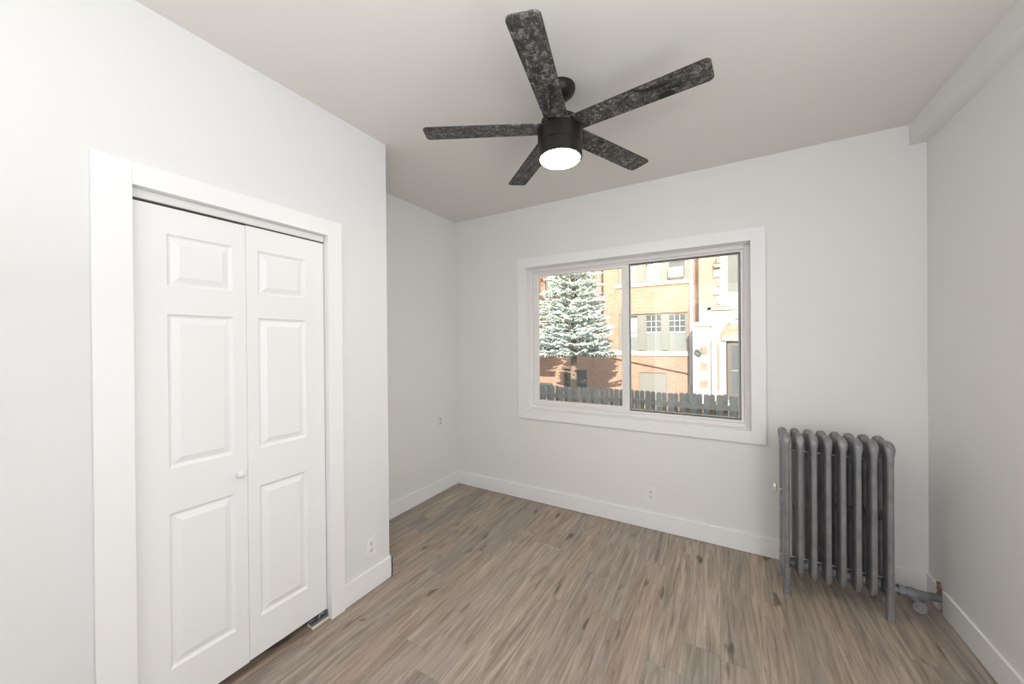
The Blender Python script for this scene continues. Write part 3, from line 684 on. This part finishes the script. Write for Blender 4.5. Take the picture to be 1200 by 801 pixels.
# wall mounted things
acn = thing('air_conditioner', (.36, BY, 3.80), 'white air conditioner sitting in the upper right window of the brick building', 'air conditioner')
obj('cabinet', B(.10, .60, BY - .20, BY + .14, 3.83, 4.20, bev=.01), M['white_plastic'], acn)
bm = bmesh.new()
for k in range(9): box(bm, .13, .57, BY - .205, BY - .199, 3.86 + k * .036, 3.872 + k * .036)
obj('grille', bm, M['blind'], acn); obj('support', B(.14, .56, BY - .12, BY + .02, 3.77, 3.83), M['wframe'], acn)
lm = thing('wall_lamp', (1.22, 13.75, 1.1), 'dark round lamp mounted on the limestone pier by the entrance', 'wall lamp')
bm = bmesh.new(); lathe(bm, (1.22, 13.745, 1.12), (0, -1, 0), [(0, .05), (.015, .05), (.02, .02), (.12, .02)], 16); obj('bracket', bm, M['black'], lm, smooth=True)
bm = bmesh.new(); lathe(bm, (1.22, 13.62, 1.12), (-.5, -.6, -.5), [(-.05, .03), (0, .06), (.08, .11), (.14, .125), (.15, .11), (.12, .02)], 20); obj('shade', bm, M['wframe'], lm, smooth=True)
sc = thing('security_light', (-5.16, BY, 4.24), 'small dark security light high on the brick wall left of the spruce', 'light fixture')
obj('housing', B(-5.24, -5.08, BY - .10, BY - .001, 4.20, 4.30, bev=.01), M['rust'], sc)
bm = bmesh.new(); lathe(bm, (-5.10, BY - .08, 4.22), (.3, -.6, -.6), [(0, .03), (.08, .06), (.10, .05)], 12); obj('lamp_head', bm, M['wframe'], sc)

# blue spruce
TX, TY = -2.28, 11.0
tr = thing('spruce_tree', (TX, TY, GZ), 'tall frosted blue spruce standing in the yard behind the fence', 'tree')
bm = bmesh.new(); tube(bm, [(TX - .04, TY, GZ), (TX, TY, -.6), (TX + .02, TY, 1), (TX, TY, 3.5), (TX, TY, 6.0)], [.16, .115, .095, .06, .015], 14)
for a, z, L in ((2.6, -.15, .35), (0.4, .1, .4), (-1.2, .35, .3), (3.6, .45, .5), (5.4, .5, .5)): tube(bm, [(TX, TY, z), (TX + L * math.cos(a), TY + L * math.sin(a), z + .12)], [.025, .008], 6)
obj('trunk', bm, M['bark'], tr, smooth=True)
verts, faces = [], []
def spindle(p, d, L, r):
    a, b_ = frame_of(d); d = Vector(d).normalized(); i0 = len(verts)
    verts.append(p); 
    for k in range(4):
        t = math.pi / 2 * k + random.random(); verts.append(p + d * L * .35 + (a * math.cos(t) + b_ * math.sin(t)) * r)
    verts.append(p + d * L)
    for k in range(4):
        faces.append((i0, i0 + 1 + k, i0 + 1 + (k + 1) % 4)); faces.append((i0 + 5, i0 + 1 + (k + 1) % 4, i0 + 1 + k))
zt = 6.1
for bi in range(760):
    fr_ = 1 - math.sqrt(1 - bi / 760 * .995)
    zz = 1.02 + fr_ * (zt - 1.0)
    layer = round(zz / .27) * .27                              # branches gather loosely in tiers
    zz = zz * .45 + layer * .55 + random.uniform(-.04, .04)
    R = 1.24 * (1 - fr_) ** .80 + .04
    t = random.random() * 2 * math.pi; L = R * random.choice((1.0, 1.0, .88, .7)) * random.uniform(.88, 1.07)
    base = Vector((TX, TY, zz)); dirv = Vector((math.cos(t), math.sin(t), 0)); side = Vector((-dirv.y, dirv.x, 0))
    steps = max(3, int(L / .085)); lift = random.uniform(-.05, .10)
    for s_ in range(1, steps + 1):
        u = s_ / steps
        if u < .3: continue
        p = base + dirv * L * u + Vector((0, 0, -.16 * L * u + (.18 + lift) * L * u * u))
        tl = .24 * (1.15 - u * .7)
        for q in (-1, 1):
            spindle(p, side * q * (.8 + .3 * random.random()) + dirv * .7 + Vector((0, 0, random.uniform(-.22, .2))), tl * random.uniform(.75, 1.25), .036)
        spindle(p, dirv + Vector((0, 0, random.uniform(-.1, .4))), .16, .030)
        if random.random() < .35: spindle(p, dirv * .4 + Vector((0, 0, -1)), .10, .024)
org = Vector((TX, TY, GZ))
me = bpy.data.meshes.new('foliage'); me.from_pydata([tuple(v - org) for v in verts], [], faces); me.materials.append(M['needles'])
fo = bpy.data.objects.new('foliage', me); C.objects.link(fo); fo.parent = tr

tr2 = thing('spruce_tree', (-5.25, 11.0, GZ), 'second blue spruce at the far left of the yard, mostly hidden by the wall', 'tree')
for src in (bpy.data.objects['trunk'], fo):
    c = src.copy(); C.objects.link(c); c.parent = tr2
tr2.scale = (1.25, 1.25, 1.25); tr2.rotation_euler.z = 1.9
